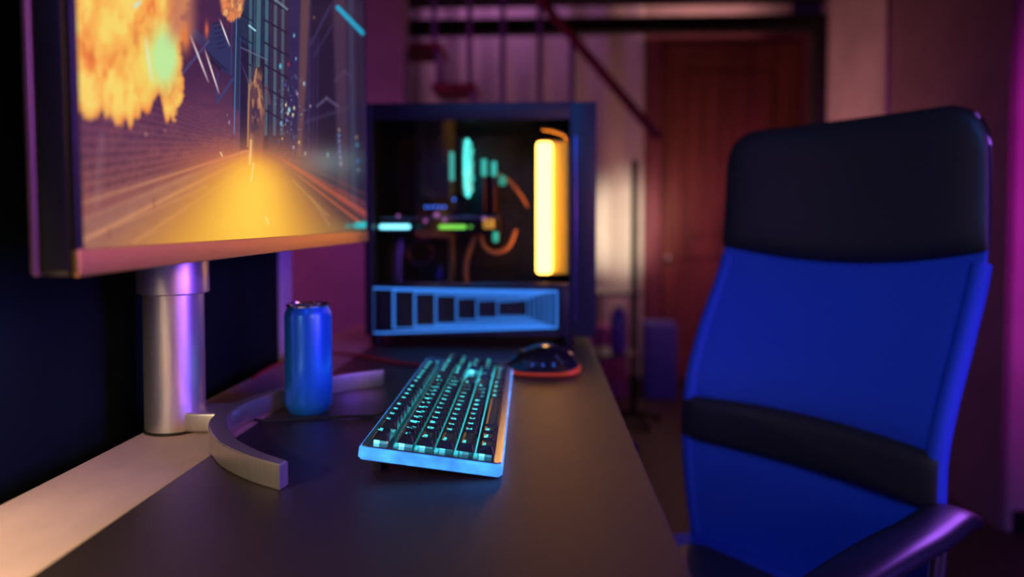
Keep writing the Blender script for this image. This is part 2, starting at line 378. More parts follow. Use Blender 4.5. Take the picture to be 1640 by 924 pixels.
# fire escape beams
poly([(298, 52), (312, 46), (330, 62), (322, 72)], (58, 58, 98), .8, 2.5)
poly([(326, 70), (342, 36), (362, 48), (374, 92), (372, 122), (352, 112)], (42, 50, 90), .9, 2.5)
line(292, 118, 334, 66, 1.0, (70, 74, 124), .8, 1.6); line(348, 164, 373, 126, 1.2, (50, 66, 118), .85, 1.4); line(349, 116, 346, 160, .6, (50, 64, 110), .8)
line(328, 80, 362, 112, .7, (26, 24, 48), .7, 1.6); line(338, 96, 352, 110, 1.6, (34, 24, 44), .8, 1.6)
for k in range(6): line(342+3*k*.5, 38+8*k, 353+3*k*.5, 35+8*k, .6, (22, 26, 54), .7)
line(379, 20, 375, 215, .35, (84, 136, 200), .8, .9); line(385, 60, 383, 250, .3, (66, 76, 136), .6); line(372, 20, 370, 120, .3, (66, 76, 136), .5)
# haze
hz = np.exp(-((X-520)/50)**2-((Y-258)/22)**2); mix((92, 118, 128), hz*.75)
# hooded figure seen from behind
poly([(408, 108), (412, 104), (416, 108), (418, 122), (424, 132), (427, 150), (426, 180), (423, 215), (420, 262), (404, 270), (398, 240), (396, 190), (397, 150), (404, 128)], (96, 62, 66), .95, 2.2)
poly([(402, 165), (414, 170), (416, 205), (402, 214)], (52, 36, 66), .75, 5)
hf = sstep(.45, .62, fbm(X/4.5, Y/15, 19))*np.exp(-((X-411)/12.)**4)*np.exp(-((Y-155)/40.)**4); mix((190, 134, 88), hf*.75)
for (x0, y0, x1, y1) in ((399, 136, 396.5, 235), (411, 110, 407, 132), (413, 136, 417, 170)): line(x0, y0, x1, y1, .5, (200, 142, 88), .7, 1.8)
line(426, 138, 431, 165, 1.6, (110, 74, 78), .6, 3)
# lights, signs, sparks
for (x, y, r, c) in ((449, 106, 3.4, (90, 196, 220)), (471, 57, 2.4, (110, 190, 220)), (487, 134, 2.8, (150, 190, 215)), (463, 176, 3.4, (170, 225, 240)), (458, 168, 2.2, (240, 230, 180)), (471, 173, 2.5, (230, 225, 150)), (469, 184, 2.3, (240, 226, 130)), (461, 182, 2.2, (225, 220, 160)), (450, 198, 2.6, (110, 180, 235)), (462, 103, 2.6, (170, 50, 70)), (457, 136, 2.6, (60, 80, 170)), (474, 94, 2.0, (120, 180, 210)), (476, 150, 2.0, (210, 150, 160)), (459, 193, 2.0, (110, 140, 220)), (452, 222, 1.8, (220, 190, 120)), (479, 228, 2.2, (220, 200, 130)), (470, 236, 2.4, (150, 170, 235)), (489, 246, 2.6, (150, 180, 175)), (525, 248, 2.8, (120, 175, 165)), (543, 208, 2.0, (170, 170, 150)), (543, 217, 2.2, (100, 150, 220)), (543, 226, 2.4, (100, 140, 220)), (544, 235, 2.2, (110, 120, 200)), (544, 243, 2.4, (100, 140, 220)), (545, 252, 2.2, (150, 150, 200)), (546, 262, 2.6, (170, 150, 190)), (572, 232, 3.0, (60, 150, 180)), (573, 258, 2.8, (60, 110, 190)), (571, 220, 2.4, (170, 150, 100)), (574, 272, 2.4, (130, 150, 150)), (503, 28, 1.6, (170, 120, 90)), (367, 196, 2.6, (150, 130, 150)), (364, 184, 1.2, (150, 130, 150)), (234, 215, 1.5, (255, 220, 190)), (264, 209, 1.2, (240, 170, 120)), (497, 170, 1.8, (180, 170, 170))):
    d = np.hypot((X-x)*1.1, (Y-y)/1.8); mix(c, (1-sstep(r*.2, r*1.2, d))*.9)
sc_ = (vnoise(X/2.2, Y/3.4, 33)**9)*np.exp(-((X-465)/22.)**2)*np.exp(-((Y-185)/55.)**2); mix((150, 190, 220), sc_*1.6)
line(399, 41, 409, 49, .8, (160, 225, 235), .9)
# red light trails on the right
for (x0, y0, x1, y1, w0, c, a) in ((432, 242, 600, 352, 6.5, (206, 78, 58), .70), (440, 250, 600, 334, 2.5, (180, 66, 70), .45), (452, 262, 600, 374, 2.8, (240, 96, 62), .65), (436, 240, 600, 318, 1.4, (170, 90, 80), .3)):
    t = np.clip((X-x0)/(x1-x0), 0, 1); yl = y0+(y1-y0)*t
    mix(c, a*(X > x0)*np.exp(-((Y-yl)/(w0*(.25+t)))**2)*sstep(0, .25, t))
mix((96, 74, 82), sstep(0, 26, (Y-250)-(X-440)*.86)*(X > 440)*.55)
line(470, 290, 525, 345, .5, (180, 150, 140), .4, 2.5); line(500, 318, 528, 362, .5, (170, 150, 150), .35, 2.5)
og = np.exp(-((Y-258)/30)**2)*np.exp(-((X-392)/105)**2); mix((206, 108, 66), og*.70)
# reflection of the tower's yellow light strip, painted into the picture over the road
og2 = sstep(236, 300, Y)*np.exp(-(np.abs(X-395)/(70+np.clip(Y-240, 0, None)*.75))**2.6); mix((216, 136, 52), og2*.75)
hw = 24 + np.clip(Y-240, 0, None)*.72; cx = 405-(Y-240)*.12
g = np.exp(-(np.abs(X-cx)/hw)**2.3)*sstep(234, 275, Y)
mix((236, 170, 40), g*.92)
hw2 = 22 + np.clip(Y-240, 0, None)*.34; g2 = np.exp(-(np.abs(X-cx-6)/hw2)**2.2)*sstep(246, 305, Y)*(1-.35*sstep(350, 400, Y)); mix((252, 202, 66), g2*.85)
for (x0, y0, x1, y1) in ((402, 225, 400, 262), (406, 262, 402, 290), (426, 348, 430, 358)): line(x0, y0, x1, y1, .5, (255, 220, 140), .6, 2.4)
mix((246, 190, 110), .35*np.exp(-((X-402)/4)**2)*sstep(205, 225, Y)*(1-sstep(250, 275, Y)))
line(353, 244, 356, 250, .5, (255, 220, 150), .8)
# fire ball
fx = X + 12*(fbm(X/22, Y/26, 11)-.5); fy = Y + 30*(fbm(X/15, Y/30, 21)-.5)
bot = 186 + 14*np.sin((X-150)/19.) *.6 + 30*(fbm(X/6.5, Y*0+3.1, 31)-.5)*1.3 - 20*np.exp(-((X-254)/7.)**2) + 14*np.exp(-((X-208)/12)**2) - 12*np.exp(-((X-165)/10)**2)
rt = 291 - np.clip(Y-150, 0, None)*.18 + np.clip(60-Y, 0, None)*.10 + 14*(fbm(Y/14., X*0, 41)-.5)
m = sstep(-5, 4, bot-Y)*sstep(-4, 3, rt-fx)
tex = fbm(fx/20, fy/46, 51, 5)*.75 + fbm(fx/6, fy/14, 57, 3)*.25
f1 = np.array([222, 100, 36.]); f2 = np.array([251, 162, 68.]); f3 = np.array([250, 214, 102.])
t1 = sstep(.26, .46, tex)[..., None]; t2 = sstep(.44, .66, tex)[..., None]
fc = f1*(1-t1)+f2*t1; fc = fc*(1-t2)+f3*t2
core = np.exp(-((X-258)/28.)**2-((Y-100)/50.)**2)+.6*np.exp(-((X-222)/36.)**2-((Y-110)/66.)**2)+.35*np.exp(-((X-165)/30.)**2-((Y-30)/60.)**2)
cc = np.clip(core, 0, 1)[..., None]; fc = fc*(1-cc*.85)+np.array([246, 218, 92.])*cc*.85
k2 = np.clip(np.exp(-((X-263)/19.)**2-((Y-92)/40.)**2)*1.7, 0, 1)[..., None]; fc = fc*(1-k2*.9)+np.array([186, 238, 160.])*k2*.9
edge = np.clip(1-np.minimum((bot-Y)/20, (rt-fx)/9), 0, 1)[..., None]; fc = fc*(1-edge*.6)+np.array([236, 124, 48.])*edge*.6
img = img*(1-m[..., None]) + fc*m[..., None]
sm = sstep(258, 284, X)*(1-sstep(300, 324, X))*(1-sstep(40, 86, Y)); mix((190, 116, 88), sm*.8)
mix((238, 128, 58), np.exp(-((X-297)/7)**2-((Y-62)/22)**2)*.9)
bot2 = 33-((X-372)/13.)**2*7+12*(fbm(X/5, Y*0, 61)-.5); m2 = sstep(-3, 3, bot2-Y)*sstep(-3, 4, 20-np.abs(X-372)-(Y*.15)); mix((240, 140, 78), m2*(.75+.6*(fbm(X/6, Y/8, 71)-.4))); mix((250, 190, 110), m2*sstep(.5, .65, fbm(X/6, Y/10, 73))*.7)
m3 = np.exp(-((X-331)/3)**2-((Y-48)/13)**2); mix((214, 98, 60), m3)
for (x0, y0, x1, y1, ww) in ((305, 57, 334, 132, .45), (328, 79, 351, 150, .45), (352, 31, 368, 74, .45), (233, 60, 243, 132, .9)):
    tt = np.clip(((X-x0)*(x1-x0)+(Y-y0)*(y1-y0))/((x1-x0)**2+(y1-y0)**2), 0, 1); dd = np.hypot(X-x0-tt*(x1-x0), Y-y0-tt*(y1-y0))
    mix((252, 232, 232) if x0 > 250 else (214, 240, 214), (1-sstep(ww, ww+1.1, dd))*np.sin(PI*np.clip(tt*.96+.02, 0, 1))**.5)
line(216, 10, 223, 4, 1.8, (190, 240, 220), .9)
line(572, 361, 596, 359, 3.2, (40, 196, 200), .95, 4.5); line(556, 362, 572, 361, 1.5, (60, 150, 160), .6, 5)  # reflection of the graphics card's cyan bar, painted into the picture
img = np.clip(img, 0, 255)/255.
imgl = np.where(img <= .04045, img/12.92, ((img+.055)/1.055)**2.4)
me = bpy.data.meshes.new('screen')
root_inv = np.array(mon.matrix_basis.inverted()); PL = P @ root_inv.T
nf = (NU-1)*(NV-1); idx = np.arange(NU*NV).reshape(NV, NU)
quads = np.stack([idx[:-1, :-1], idx[:-1, 1:], idx[1:, 1:], idx[1:, :-1]], -1).reshape(-1, 4)
me.vertices.add(NU*NV); me.vertices.foreach_set('co', PL[..., :3].reshape(-1).astype('f'))
me.loops.add(nf*4); me.loops.foreach_set('vertex_index', quads.reshape(-1).astype('i'))
me.polygons.add(nf); me.polygons.foreach_set('loop_start', np.arange(0, nf*4, 4, dtype='i'))
me.update(calc_edges=True)
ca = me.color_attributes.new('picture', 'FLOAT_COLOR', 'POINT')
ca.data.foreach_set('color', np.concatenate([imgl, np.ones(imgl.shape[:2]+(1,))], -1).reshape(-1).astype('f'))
sm_ = bpy.data.materials.new('lit_screen'); sm_.use_nodes = True; nt = sm_.node_tree; p = nt.nodes['Principled BSDF']
p.inputs['Base Color'].default_value = (.01, .01, .012, 1); p.inputs['Roughness'].default_value = .24; p.inputs['Specular IOR Level'].default_value = .22
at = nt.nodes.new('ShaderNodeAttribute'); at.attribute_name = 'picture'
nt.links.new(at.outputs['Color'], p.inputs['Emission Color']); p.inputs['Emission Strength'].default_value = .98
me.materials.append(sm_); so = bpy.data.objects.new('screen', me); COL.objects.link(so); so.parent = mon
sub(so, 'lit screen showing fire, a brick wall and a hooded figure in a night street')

# stand: pillar, collar, neck and the boomerang foot
PC_ = (-.4287, .775)
b = MB(); b.lathe([(.0300, .0), (.0325, .003), (.0325, .165)], (PC_[0], PC_[1], .7497), 64); pil = b.build('pillar', M['alu'], mon)
b = MB(); b.lathe([(.0335, .158), (.0385, .160), (.0385, .235), (.036, .240)], (PC_[0], PC_[1], .7497), 64); b.build('collar', M['alu'], mon)
b = MB(); b.box(-.42, -.312, .745, .805, .955, 1.10, .006); b.box(-.335, -.3215, .70, .85, 1.02, 1.18, .004); b.build('mount', M['black_plastic'], mon)
b = MB(); b.lathe([(.034, 0), (.034, .0022)], (PC_[0], PC_[1], .7495), 48); b.build('pillar_foot', M['black_plastic'], mon)
b = MB(); b.box(-.41, -.352, .752, .800, .7512, .7738, .003); b.build('neck_bridge', M['alu'], mon)
outer = [(-.2315, .5865), (-.2684, .6080), (-.3066, .6385), (-.3300, .6660), (-.3500, .6960), (-.3640, .7280), (-.3700, .7600), (-.3700, .7900), (-.3650, .8200), (-.3560, .8500), (-.3440, .8800), (-.3200, .9300), (-.2860, .9720), (-.2350, 1.0030)]
inner = [(-.2340, .9905), (-.2780, .9600), (-.3074, .9230), (-.3290, .8780), (-.3410, .8450), (-.3480, .8180), (-.3530, .7900), (-.3530, .7620), (-.3470, .7330), (-.3340, .7040), (-.3160, .6780), (-.2960, .6520), (-.2600, .6200), (-.2285, .5985)]
oc = curve_pts([(x, y, 0) for x, y in outer], 4); ic = curve_pts([(x, y, 0) for x, y in inner], 4)
b = MB(); b.prism([(p.x, p.y) for p in oc + ic][::-1], .7512, .7745, .0012); b.build('foot', M['alu'], mon)

# ------------------------------------------------------------------ can
cn = thing('drink_can', 'plain blue aluminium drinks can standing on the desk mat behind the monitor foot', 'can', (-.2970, .853, ZD))
R_ = .0292
b = MB(); b.lathe([(.020, .001), (.0235, 0), (.0275, .006), (R_, .013), (R_, .122), (R_-.0008, .127), (R_-.004, .1335)], (-.2970, .853, ZD), 64, caps=True); b.build('body', M['can_blue'], cn)
b = MB(); b.lathe([(R_-.0042, .1332), (R_-.0024, .1345), (R_-.0020, .1362), (R_-.0036, .1370), (R_-.0052, .1356), (R_-.0058, .1325), (.019, .1330), (.004, .1332), (.0005, .1332)], (-.2970, .853, ZD), 64); lid = b.build('lid', M['can_top'], cn)
b = MB(); b.lathe([(.002, 0), (.002, .002)], (-.2970, .853, ZD+.1330), 16)
ring = [(-.2970+.009*math.cos(a)*1.35-.008, .853+.008*math.sin(a), ZD+.1362+.0022*math.cos(a)*-1) for a in np.linspace(0, 2*PI, 25)]
b.tube(ring, .0014, 8); b.build('pull_tab', M['can_top'], lid)

# ------------------------------------------------------------------ keyboard
KB_ROT = math.radians(91.3); KTILT = math.radians(7.2)
KL, KD = .446, .136
kb_loc = Vector((-.0368, .6220, .7512))
KM = Matrix.Translation(kb_loc) @ Matrix.Rotation(KB_ROT, 4, 'Z') @ Matrix.Rotation(KTILT, 4, 'X')
# local: x along the length, y towards the Esc row, z up
kb = thing('keyboard', 'full size black mechanical keyboard with cyan backlit keys and glowing blue rim', 'keyboard', kb_loc, (0, 0, 0))
kb.matrix_basis = KM; kb.rotation_euler = KM.to_euler(); kb.location = KM.to_translation()
K_plate = mat('keyboard_top_plate', (.30, .30, .33), .20, .9, bump=.1, bscale=900)
K_case = mat('keyboard_case', (.012, .012, .015), .4, bump=.1)
K_rim = mat('frosted_light_rim', (.05, .22, .50), .45, emit=(.045, .34, 1.0), es=1.0)
K_cap = mat('keycap_black', (.010, .010, .012), .30, bump=.12, bscale=1500)
K_leg = glow('keycap_legend_glow', (.05, .72, .78), 3.6)
K_house = mat('switch_housing_glow', (.4, .6, .6), .2, emit=(.10, .78, .95), es=2.2)
K_dim = mat('switch_housing_clear', (.15, .30, .32), .2, emit=(.03, .34, .42), es=.8, noise=.4, nscale=300)
def kbuild(b, name, m, parent=kb, **k): return b.build(name, m, parent, world=False, **k)
def rrect(x0, x1, y0, y1, r, n=5):
    out = []
    for cx_, cy_, a0 in ((x1-r, y0+r, -90), (x1-r, y1-r, 0), (x0+r, y1-r, 90), (x0+r, y0+r, 180)):
        out += [(cx_+r*math.cos(math.radians(a0+90*i/n)), cy_+r*math.sin(math.radians(a0+90*i/n))) for i in range(n+1)]
    return out
b = MB(); b.prism(rrect(0, KL, 0, KD, .006), .001, .0128, .0018); 
rim = kbuild(b, 'light_rim', K_rim)
nt = K_rim.node_tree; pr = nt.nodes['Principled BSDF']
tc = nt.nodes.new('ShaderNodeTexCoord'); nz = nt.nodes.new('ShaderNodeTexNoise'); nz.inputs['Scale'].default_value = 45; mr = nt.nodes.new('ShaderNodeMapRange')
mr.inputs[1].default_value = .35; mr.inputs[2].default_value = .7; mr.inputs[3].default_value = .72; mr.inputs[4].default_value = 1.5
nt.links.new(tc.outputs['Object'], nz.inputs['Vector']); nt.links.new(nz.outputs['Fac'], mr.inputs[0]); nt.links.new(mr.outputs[0], pr.inputs['Emission Strength'])
b = MB(); b.prism(rrect(.003, KL-.003, .003, KD-.003, .005), -.0005, .0015); kbuild(b, 'bottom_case', K_case)
b = MB(); b.prism(rrect(.0022, KL-.0022, .0022, KD-.0022, .005), .0128, .0142, .0004); sub(kbuild(b, 'top_plate', K_plate), 'brushed metal top plate')
for xx in (.02, KL-.045):
    b = MB(); b.box(xx, xx+.025, KD-.020, KD-.012, -.0165, 0, .0015); kbuild(b, 'tilt_foot', K_case)

fcache = {}
def glyph(s_, size):
    key = (s_, size)
    if key not in fcache:
        cu = bpy.data.curves.new('t', 'FONT'); cu.body = s_; cu.size = size; cu.resolution_u = 2; cu.align_x = 'LEFT'
        ob = bpy.data.objects.new('t', cu); COL.objects.link(ob); dg = bpy.context.evaluated_depsgraph_get(); dg.update()
        mm = ob.evaluated_get(dg).to_mesh(); fcache[key] = ([v.co[:] for v in mm.vertices], [tuple(pp_.vertices) for pp_ in mm.polygons])
        ob.evaluated_get(dg).to_mesh_clear(); bpy.data.objects.remove(ob); bpy.data.curves.remove(cu)
    return fcache[key]
Ugap = .01905; KX0 = .0088; KY0 = .0085; PZ = .0142
def keycap(name, ux, uy, wu, leg, row, hu=1., leg2=None, shape='key'):
    """ux, uy in key units from the lower left corner"""
    x0 = KX0+ux*Ugap+.0006; x1 = KX0+(ux+wu)*Ugap-.0006; y0 = KY0+uy*Ugap+.0006; y1 = KY0+(uy+hu)*Ugap-.0006
    zb = PZ+.0040; hgt = (.0074, .0072, .0070, .0073, .0082, .0082)[row]
    tl = (-.10, -.06, 0., .05, .09, .09)[row]
    ix, iyl, iyh = .0024, .0022, .0032
    b = MB(); b.mat(0)
    cxm, cym = (x0+x1)/2, (y0+y1)/2; rings = []
    for t, ins, rr in ((0, 0, .0012), (.06, 0, .0014), (.93, 1., .0022), (1., 1.22, .0024)):
        pts = rrect(x0+ix*ins*.95, x1-ix*ins*.95, y0+iyl*ins, y1-iyh*ins, rr, 3)
        rings.append([(px_, py_, zb+hgt*t+(tl*(py_-cym) if t > .5 else 0)) for px_, py_ in pts])
    # dished top
    tx0, tx1, ty0, ty1 = x0+ix*1.22, x1-ix*1.22, y0+iyl*1.22, y1-iyh*1.22
    inn = rrect(tx0+.002, tx1-.002, ty0+.002, ty1-.002, .0016, 3)
    rings.append([(px_, py_, zb+hgt-.00035+tl*(py_-cym)) for px_, py_ in inn])
    b.rings(rings)
    b.mat(1)
    def put(s_, sz, ox, oy):
        v, f = glyph(s_, sz)
        b.add([(tx0+ox+x, ty0+oy+y, zb+hgt+.00012+tl*(ty0+oy+y-cym)) for x, y, z in v], f)
    H = ty1-ty0
    if leg:
        sz = .0074 if len(leg) == 1 else (.0056 if len(leg) < 4 else .0044)
        put(leg, sz, .0010, H-sz*.78-.0006)
    if leg2: put(leg2, .0056, .0062, .0012)
    def hb_(x, w2=.0062, w1=.0058):
        b.mat(3).box(x-w2, x+w2, cym-w1, cym+.0008, PZ+.0001, zb+.0004)
        b.mat(2).box(x-w2, x+w2, cym+.0010, cym+.0062, PZ+.0001, zb+.0004)
    hb_(cxm)
    if wu >= 2 and hu == 1:
        for sx in (-1, 1): b.mat(3).box(cxm+sx*(x1-x0)*.36-.002, cxm+sx*(x1-x0)*.36+.002, cym-.003, cym+.003, PZ+.0001, zb+.0004)
    return kbuild(b, name, [K_cap, K_leg, K_house, K_dim], smooth=False)
rows = []
def run(x, uy, row, items):
    for it in items:
        if isinstance(it, (int, float)): x += it; continue
        leg, wu = it[0], it[1]; leg2 = it[2] if len(it) > 2 else None; nm = it[3] if len(it) > 3 else 'key'
        rows.append((nm, x, uy, wu, leg, row, 1., leg2)); x += wu
F = lambda s_: [(c, 1) for c in s_]
run(0, 5.25, 5, [('Esc', 1), 1, ('F1', 1), ('F2', 1), ('F3', 1), ('F4', 1), .5, ('F5', 1), ('F6', 1), ('F7', 1), ('F8', 1), .5, ('F9', 1), ('F10', 1), ('F11', 1), ('F12', 1), .25, ('Prt', 1), ('Scr', 1), ('Pau', 1)])
run(0, 4, 4, [('~', 1, '`'), ('!', 1, '1'), ('@', 1, '2'), ('#', 1, '3'), ('$', 1, '4'), ('%', 1, '5'), ('^', 1, '6'), ('&', 1, '7'), ('*', 1, '8'), ('(', 1, '9'), (')', 1, '0'), ('_', 1, '-'), ('+', 1, '='), ('Back', 2, None, 'backspace_key'), .25, ('Ins', 1), ('Hm', 1), ('PU', 1), .25, ('Num', 1), ('/', 1), ('*', 1), ('-', 1)])
run(0, 3, 3, [('Tab', 1.5, None, 'tab_key')] + F('QWERTYUIOP') + [('[', 1, '{'), (']', 1, '}'), ('\\', 1.5), .25, ('Del', 1), ('End', 1), ('PD', 1), .25, ('7', 1), ('8', 1), ('9', 1)])
run(0, 2, 2, [('Caps', 1.75, None, 'caps_lock_key')] + F('ASDFGHJKL') + [(';', 1, ':'), ("'", 1, '"'), ('Enter', 2.25, None, 'enter_key'), 3.75, ('4', 1), ('5', 1), ('6', 1)])
run(0, 1, 1, [('Shift', 2.25, None, 'shift_key')] + F('ZXCVBNM') + [(',', 1, '<'), ('.', 1, '>'), ('/', 1, '?'), ('Shift', 2.75, None, 'shift_key'), 1.25, ('^', 1), 1.25, ('1', 1), ('2', 1), ('3', 1)])
run(0, 0, 0, [('Ctrl', 1.25), ('Win', 1.25), ('Alt', 1.25), (None, 6.25, None, 'space_bar'), ('Alt', 1.25), ('Fn', 1.25), ('Mn', 1.25), ('Ctrl', 1.25), .25, ('<', 1), ('v', 1), ('>', 1), .25, ('0', 2), ('.', 1)])
for r in rows: keycap(*r)
keycap('numpad_plus_key', 21.5, 2, 1, '+', 2, 2.); keycap('numpad_enter_key', 21.5, 0, 1, 'Ent', 0, 2.)
# light leaking over the plate between the keys: low-power diodes under the rows
b = MB()
for k in range(3): b.box(KX0+(19+k)*Ugap, KX0+(19+k)*Ugap+.003, KY0+5.6*Ugap, KY0+5.6*Ugap+.0015, PZ, PZ+.0003)
kbuild(b, 'indicator_lights', K_leg)
for r_i, uy in enumerate((.5, 1.5, 2.5, 3.5, 4.55, 5.4)):
    d = bpy.data.lights.new('key_backlight_strip', 'AREA'); d.shape = 'RECTANGLE'; d.size = .41 if r_i < 5 else .34; d.size_y = .004; d.energy = .011; d.color = (.05, .85, 1.0)
    o = bpy.data.objects.new('key_backlight_strip', d); COL.objects.link(o); o.parent = kb
    o.location = (KX0+(.215 if r_i < 5 else .175), KY0+uy*Ugap+Ugap*.5+.0, PZ+.0036); o.rotation_euler = (0, 0, 0)

# black keyboard cable
cp = curve_pts([tuple(KM @ Vector((.19, KD+.002, .006))), (-.2000, .826, ZD+.0035), (-.240, .818, ZD+.0025), (-.290, .806, ZD+.0025), (-.330, .796, ZD+.0025), (-.346, .800, ZD+.0025)], 10)
# ------------------------------------------------------------------ mouse
ms = thing('computer_mouse', 'glossy black gaming mouse with an orange-red glowing rim beyond the keyboard', 'mouse', (.003, 1.105, ZD))
MC = Vector((.003, 1.105, ZD))
def mring(t, k=1., zc=0.):
    """cross-section of the mouse at t in 0..1 from the palm end (+x) to the buttons (-x)"""
    x = .058 - .117*t
    hw = (.020+.014*math.sin(min(1, t*1.15)*PI)**.6 + .006*t)*k
    if t < .12: hw *= (t/.12)**.5*.85+.15
    if t > .93: hw *= 1-.25*((t-.93)/.07)
    hh = (.006+.035*math.sin(PI*min(1, (t*.86+.10)))**.9)
    if t < .10: hh *= .35+.65*(t/.10)**.6
    return x, hw, hh
b = MB(); R0 = []
NT = 26
for i in range(NT+1):
    t = i/NT; x, hw, hh = mring(t)
    ring = []
    for j in range(25):
        a = PI*j/24; y = hw*math.cos(a); y = math.copysign(abs(math.cos(a))**.75*hw, math.cos(a)); z = .004+hh*abs(math.sin(a))**.72
        if abs(math.sin(a)) < .45: y *= .90+.1*abs(math.sin(a))
        ring.append(MC+Vector((x, y, z)))
    R0.append(ring)
b.rings(R0); b.build('shell', M['gloss_black'], ms)
b = MB(); R0 = []
for i in range(NT+1):
    t = i/NT; x, hw, hh = mring(t, 1.06); x *= 1.03
    hz_ = .0045+.007*max(0, 1-t*4)+.009*max(0, (t-.86)/.14)
    ring = [MC+Vector((x, y_, z_)) for y_, z_ in ((hw, .0015), (hw*1.02, hz_*.6), (hw*.94, hz_), (-hw*.94, hz_), (-hw*1.02, hz_*.6), (-hw, .0015))]
    R0.append(ring)
b.rings(R0); sub(b.build('light_rim', mat('mouse_rim_glow', (.5, .08, .02), .3, emit=(1.0, .09, .02), es=.20), ms), 'orange-red glowing rim')
for k, xx in enumerate((-.020, -.003, .014)):
    b = MB(); b.box(-.0035, .0035, -.0012, .0012, -.007, .007, .001)
    b.xform(Matrix.Translation(MC+Vector((xx, -.0315, .020))) @ Matrix.Rotation(math.radians(-20), 4, 'Y') @ Matrix.Rotation(math.radians(-28), 4, 'X')); b.build('side_button', mat('side_button_gloss_%d' % k, (.05, .05, .09), .1, .6) , ms)
b = MB(); b.tube([MC+Vector((-.036, -.004, .0265)), MC+Vector((-.036, .004, .0265))], .0095, 20); b.build('scroll_wheel', M['black_plastic'], ms)
b = MB(); b.tube([MC+Vector((.030, -.0335, .019)), MC+Vector((.018, -.0300, .034))], .0016, 8); b.build('accent_strip', mat('accent_strip_metal', (.5, .5, .8), .2, 1.), ms)
cab = [(-.0575, 1.108, ZD+.008), (-.085, 1.112, ZD+.004), (-.14, 1.125, ZD+.003), (-.20, 1.140, ZD+.0026), (-.2431, 1.155, ZD+.0026), (-.305, 1.200, ZD+.0026), (-.3758, 1.245, .7525), (-.425, 1.225, .7525), (-.449, 1.165, .7525), (-.4505, 1.08, .7525), (-.446, 1.03, .7525)]
tag(MB().tube(curve_pts(cab, 10), .0022, 10).build('mouse_cable', M['red_cable']), 'thin red cable curving over the desk behind the can and keyboard', 'cable')
tag(MB().tube(cp, .0017, 8).build('keyboard_cable', M['black_cable']), 'thin black cable on the mat between keyboard and monitor foot', 'cable')

# ------------------------------------------------------------------ computer case
CY0, CY1 = 1.340, 1.560; CX0, CX1 = -.352, .1055; CZ0, CZ1 = .772, 1.2305
pc = thing('computer_case', 'black computer tower with a glass side showing glowing parts inside', 'computer', ((CX0+CX1)/2, 1.45, .7495))
C_navy = mat('case_black_steel', (.014, .015, .026), .42, bump=.1)
b = MB()
b.box(CX0, CX1, CY0+.004, CY1, CZ1-.020, CZ1, .003); b.build('top_panel', C_navy, pc)
MB().box(CX0, CX0+.016, CY0+.004, CY1, CZ0, CZ1-.020, .002).build('rear_panel', C_navy, pc)
MB().box(CX1-.030, CX1, CY0+.004, CY1, CZ0, CZ1-.020, .003).build('front_panel', C_navy, pc)
MB().box(CX0+.016, CX1-.030, CY0+.004, CY1, CZ0, CZ0+.012).build('bottom_panel', C_navy, pc)
MB().box(CX0+.016, CX1-.030, CY1-.030, CY1, CZ0+.012, CZ1-.020).build('back_panel', C_navy, pc)
b = MB()   # frame around the glass
WX0, WX1, WZ0, WZ1 = -.335, .0535, .877, 1.1970
b.box(CX0, WX0, CY0, CY0+.004, CZ0, CZ1, .001); b.box(WX1, CX1, CY0, CY0+.004, CZ0, CZ1, .001)
b.box(WX0, WX1, CY0, CY0+.004, WZ1, CZ1, .001); b.box(WX0, WX1, CY0, CY0+.004, .868, WZ0, .001); b.box(WX0, WX1, CY0, CY0+.004, CZ0, .775, .001)
b.box(.0315, WX1, CY0, CY0+.004, .775, .868, .001)
b.build('side_frame', C_navy, pc)
tr_ = MB(); tr_.box(.0640, .0672, CY0-.0015, CY0, .80, 1.165, .0006); tr_.build('vertical_trim', mat('violet_sheen_trim', (.25, .15, .5), .25, .8), pc)
tr_ = MB(); tr_.box(WX0, WX1, CY0-.001, CY0+.001, .8735, .8765, .0005); tr_.build('window_ledge', mat('polished_ledge', (.4, .4, .45), .2, 1.), pc)
glass = bpy.data.materials.new('smoked_glass'); glass.use_nodes = True; nt = glass.node_tree; nt.nodes.remove(nt.nodes['Principled BSDF'])
tb = nt.nodes.new('ShaderNodeBsdfTransparent'); tb.inputs[0].default_value = (.86, .86, .90, 1)
gb = nt.nodes.new('ShaderNodeBsdfGlossy'); gb.inputs['Roughness'].default_value = .03; fr = nt.nodes.new('ShaderNodeFresnel'); fr.inputs[0].default_value = 1.45
mx = nt.nodes.new('ShaderNodeMixShader'); nt.links.new(fr.outputs[0], mx.inputs[0]); nt.links.new(tb.outputs[0], mx.inputs[1]); nt.links.new(gb.outputs[0], mx.inputs[2]); nt.links.new(mx.outputs[0], nt.nodes['Material Output'].inputs[0])
MB().box(WX0, WX1, CY0+.0005, CY0+.0035, WZ0, WZ1).build('glass_window', glass, pc, smooth=False)
for x in (-.335, .05):
    for y in (1.37, 1.53): MB().lathe([(.013, 0), (.014, .003), (.014, .018), (.010, .0208)], (x, y, .7512), 20).build('case_foot', M['gloss_black'], pc)
# shroud behind the infinity mirror
MB().box(WX0+.001, WX1-.001, CY0+.034, CY1-.031, CZ0+.0125, .868).build('power_supply_shroud', M['black_plastic'], pc, smooth=False)
